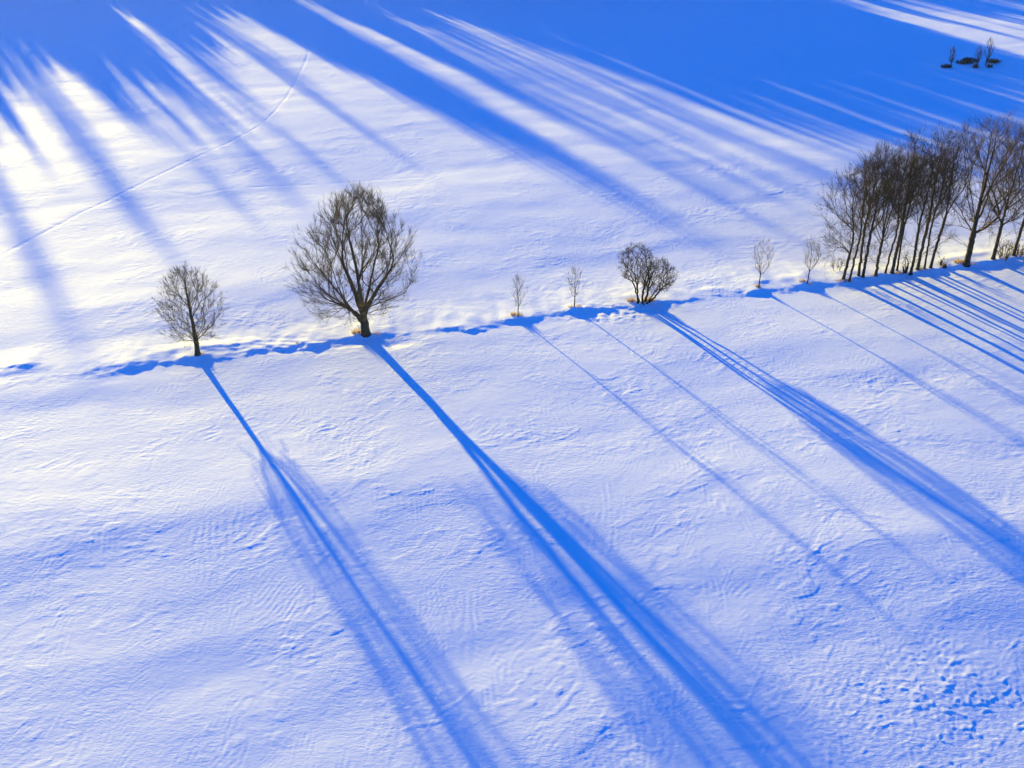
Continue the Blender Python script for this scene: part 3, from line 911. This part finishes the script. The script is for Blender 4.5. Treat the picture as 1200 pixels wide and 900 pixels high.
rw = np.random.RandomState(77)
def wood_tree_at_u(u, s_tip, bare=False, wide=1.0, dy=0.0):
    """a tree of the wood, on the sunward line through u, tall enough for its shadow to end at s_tip"""
    yb = WOOD_Y + dy
    s_b = (u * U_AX[1] - yb) / (-S_AX[1])
    L = s_tip - s_b
    h = L * TAN
    if h < 2.0: return
    p = u * U_AX + s_b * S_AX
    if bare:
        e = bprotos[rw.randint(2)]; k = h / e[2]
        place(e, p[0], p[1], rw.rand() * 6.28, (k * wide, k * wide, k))
    else:
        e = protos[rw.randint(3)]; k = h / 15.8
        w = wide * (0.55 + 0.45 * k)
        place(e, p[0], p[1], rw.rand() * 6.28, (w, w, k))

# height of the wood's dense outline, metre by metre across the sun's direction
SKYLINE = [(-30, 8), (2, 8), (12, 10.5), (19, 12.6), (20.8, 12.8), (21.6, 5), (22.6, 5.5), (23.4, 10), (25, 10), (27.6, 6.2), (31, 9), (34.5, 5.5), (36, 10.5), (39.5, 12),
           (43, 6), (44.5, 12.1), (46, 8), (49.5, 9.9), (53, 12.3), (55.6, 3.4), (57, 4), (58.6, 9), (59.7, 10.4), (61.4, 6.7), (66, 6), (72, 4.5), (78, 4),
           (80, 6.5), (82.2, 9.6), (84.3, 13.7), (88.2, 17), (91, 14.8), (92.9, 8), (94.3, 1.6), (97, 3), (99.2, 7), (102, 11), (104, 8), (108, 2.1),
           (111, 6), (118, 4.5), (122.5, 6), (125, 9), (128.3, 12), (131, 13.5), (140, 13.5), (150, 13), (158, 13), (166, 12.5), (172, 12), (180, 11),
           (190, 10.5), (197, 9.5), (201, 8), (204, 3.5), (210, 2), (213, 5), (215, 2), (222, 3), (226, 7), (229, 3), (234, 6), (238, 3), (260, 5)]
SKU = [p[0] for p in SKYLINE]; SKH = [p[1] + (0 if p[1] < 5 else 1.9) for p in SKYLINE]
SLITS = (129, 146)

def front(u):
    return (u * U_AX[1] - WOOD_Y) / (-S_AX[1])
u = -28.0
while u < 250:
    loose = 126 < u < 192
    slit = min(abs(u - k) for k in SLITS) < 0.9
    hp = float(np.interp(u, SKU, SKH)) * (0.9 + 0.14 * rw.rand())
    dy = 25 + rw.rand() * max(10.0, min(85.0, (24.0 - hp) / TAN * 0.868 - 25))
    if slit or (loose and rw.rand() < 0.25):
        wood_tree_at_u(u, front(u) + (hp + 1) / TAN, True, 1.0, dy)
    else:
        wood_tree_at_u(u, front(u) + hp / TAN, False, 0.8 if u < 98 else 1.15, dy)
    u += (1.5 if u < 98 else 1.7) * (0.75 + 0.5 * rw.rand())
# the wood's depth: broad trees that close its lower part
u = -28.0
while u < 250:
    near = sorted(float(np.interp(u + k, SKU, SKH)) for k in (-2.5, -1.2, 0, 1.2, 2.5))
    hp = near[2 if u < 50 else 0] * (0.8 + 0.15 * rw.rand() if 126 < u < 200 else 0.94)
    if hp > 3 and (u < 110 or min(abs(u - k) for k in SLITS) > 1.8):
        wood_tree_at_u(u, front(u) + hp / TAN, False, 1.9 if u < 110 else 1.25, 20 + rw.rand() * 40)
    u += 3.0 if u < 110 else 2.0
# taller, thinner crowns whose faint shadows reach farthest into the sunlit snow
for (px, py, w) in [(92, 405, .6), (50, 330, .5), (160, 260, .7), (205, 300, .6), (135, 215, .8), (290, 250, .7), (345, 235, .9), (325, 205, .6),
                    (400, 215, .8), (480, 190, .5), (440, 165, .5), (380, 110, .8), (345, 90, .8), (908, 268, .45), (870, 245, .45), (700, 210, .6), (760, 235, .6), (800, 262, .5),
                    (660, 180, .8), (610, 165, .6), (830, 215, .8), (900, 230, .8), (770, 180, .9), (960, 235, .8), (700, 120, .8), (640, 100, .9),
                    (560, 115, .7), (790, 150, .9), (500, 60, .8), (1010, 230, .8), (1060, 245, .8), (1180, 60, .8), (1215, 40, .8)]:
    uu, ss = us(px, py)
    wood_tree_at_u(uu, ss, True, w * 1.1, 15 + 30 * rw.rand())
 
# ------------------------------------------------------------------ the cold air over the field
hx0, hx1, hy0, hy1, hz0, hz1 = -4100, 4100, -3600, 6100, -3.0, 63.0
HV = [(x, y, z) for z in (hz0, hz1) for y in (hy0, hy1) for x in (hx0, hx1)]
HF = [(0, 2, 3, 1), (4, 5, 7, 6), (0, 1, 5, 4), (2, 6, 7, 3), (0, 4, 6, 2), (1, 3, 7, 5)]
hm = bpy.data.materials.new("haze"); hm.use_nodes = True
hn = hm.node_tree.nodes; hn.clear()
ho = hn.new("ShaderNodeOutputMaterial"); hv = hn.new("ShaderNodeVolumePrincipled")
hv.inputs['Color'].default_value = (0.9, 0.93, 0.97, 1)
hv.inputs['Density'].default_value = HAZE_D
hv.inputs['Anisotropy'].default_value = 0.55
hm.node_tree.links.new(hv.outputs[0], ho.inputs['Volume'])
haze = mesh_obj("haze", HV, np.array(HF).reshape(-1), np.full(6, 4), hm, None, False)
tag(haze, "thin cold haze over the field", None, None, 'stuff')
scene.cycles.volume_bounces = 0
print("wood", round(time.time() - T0, 1))
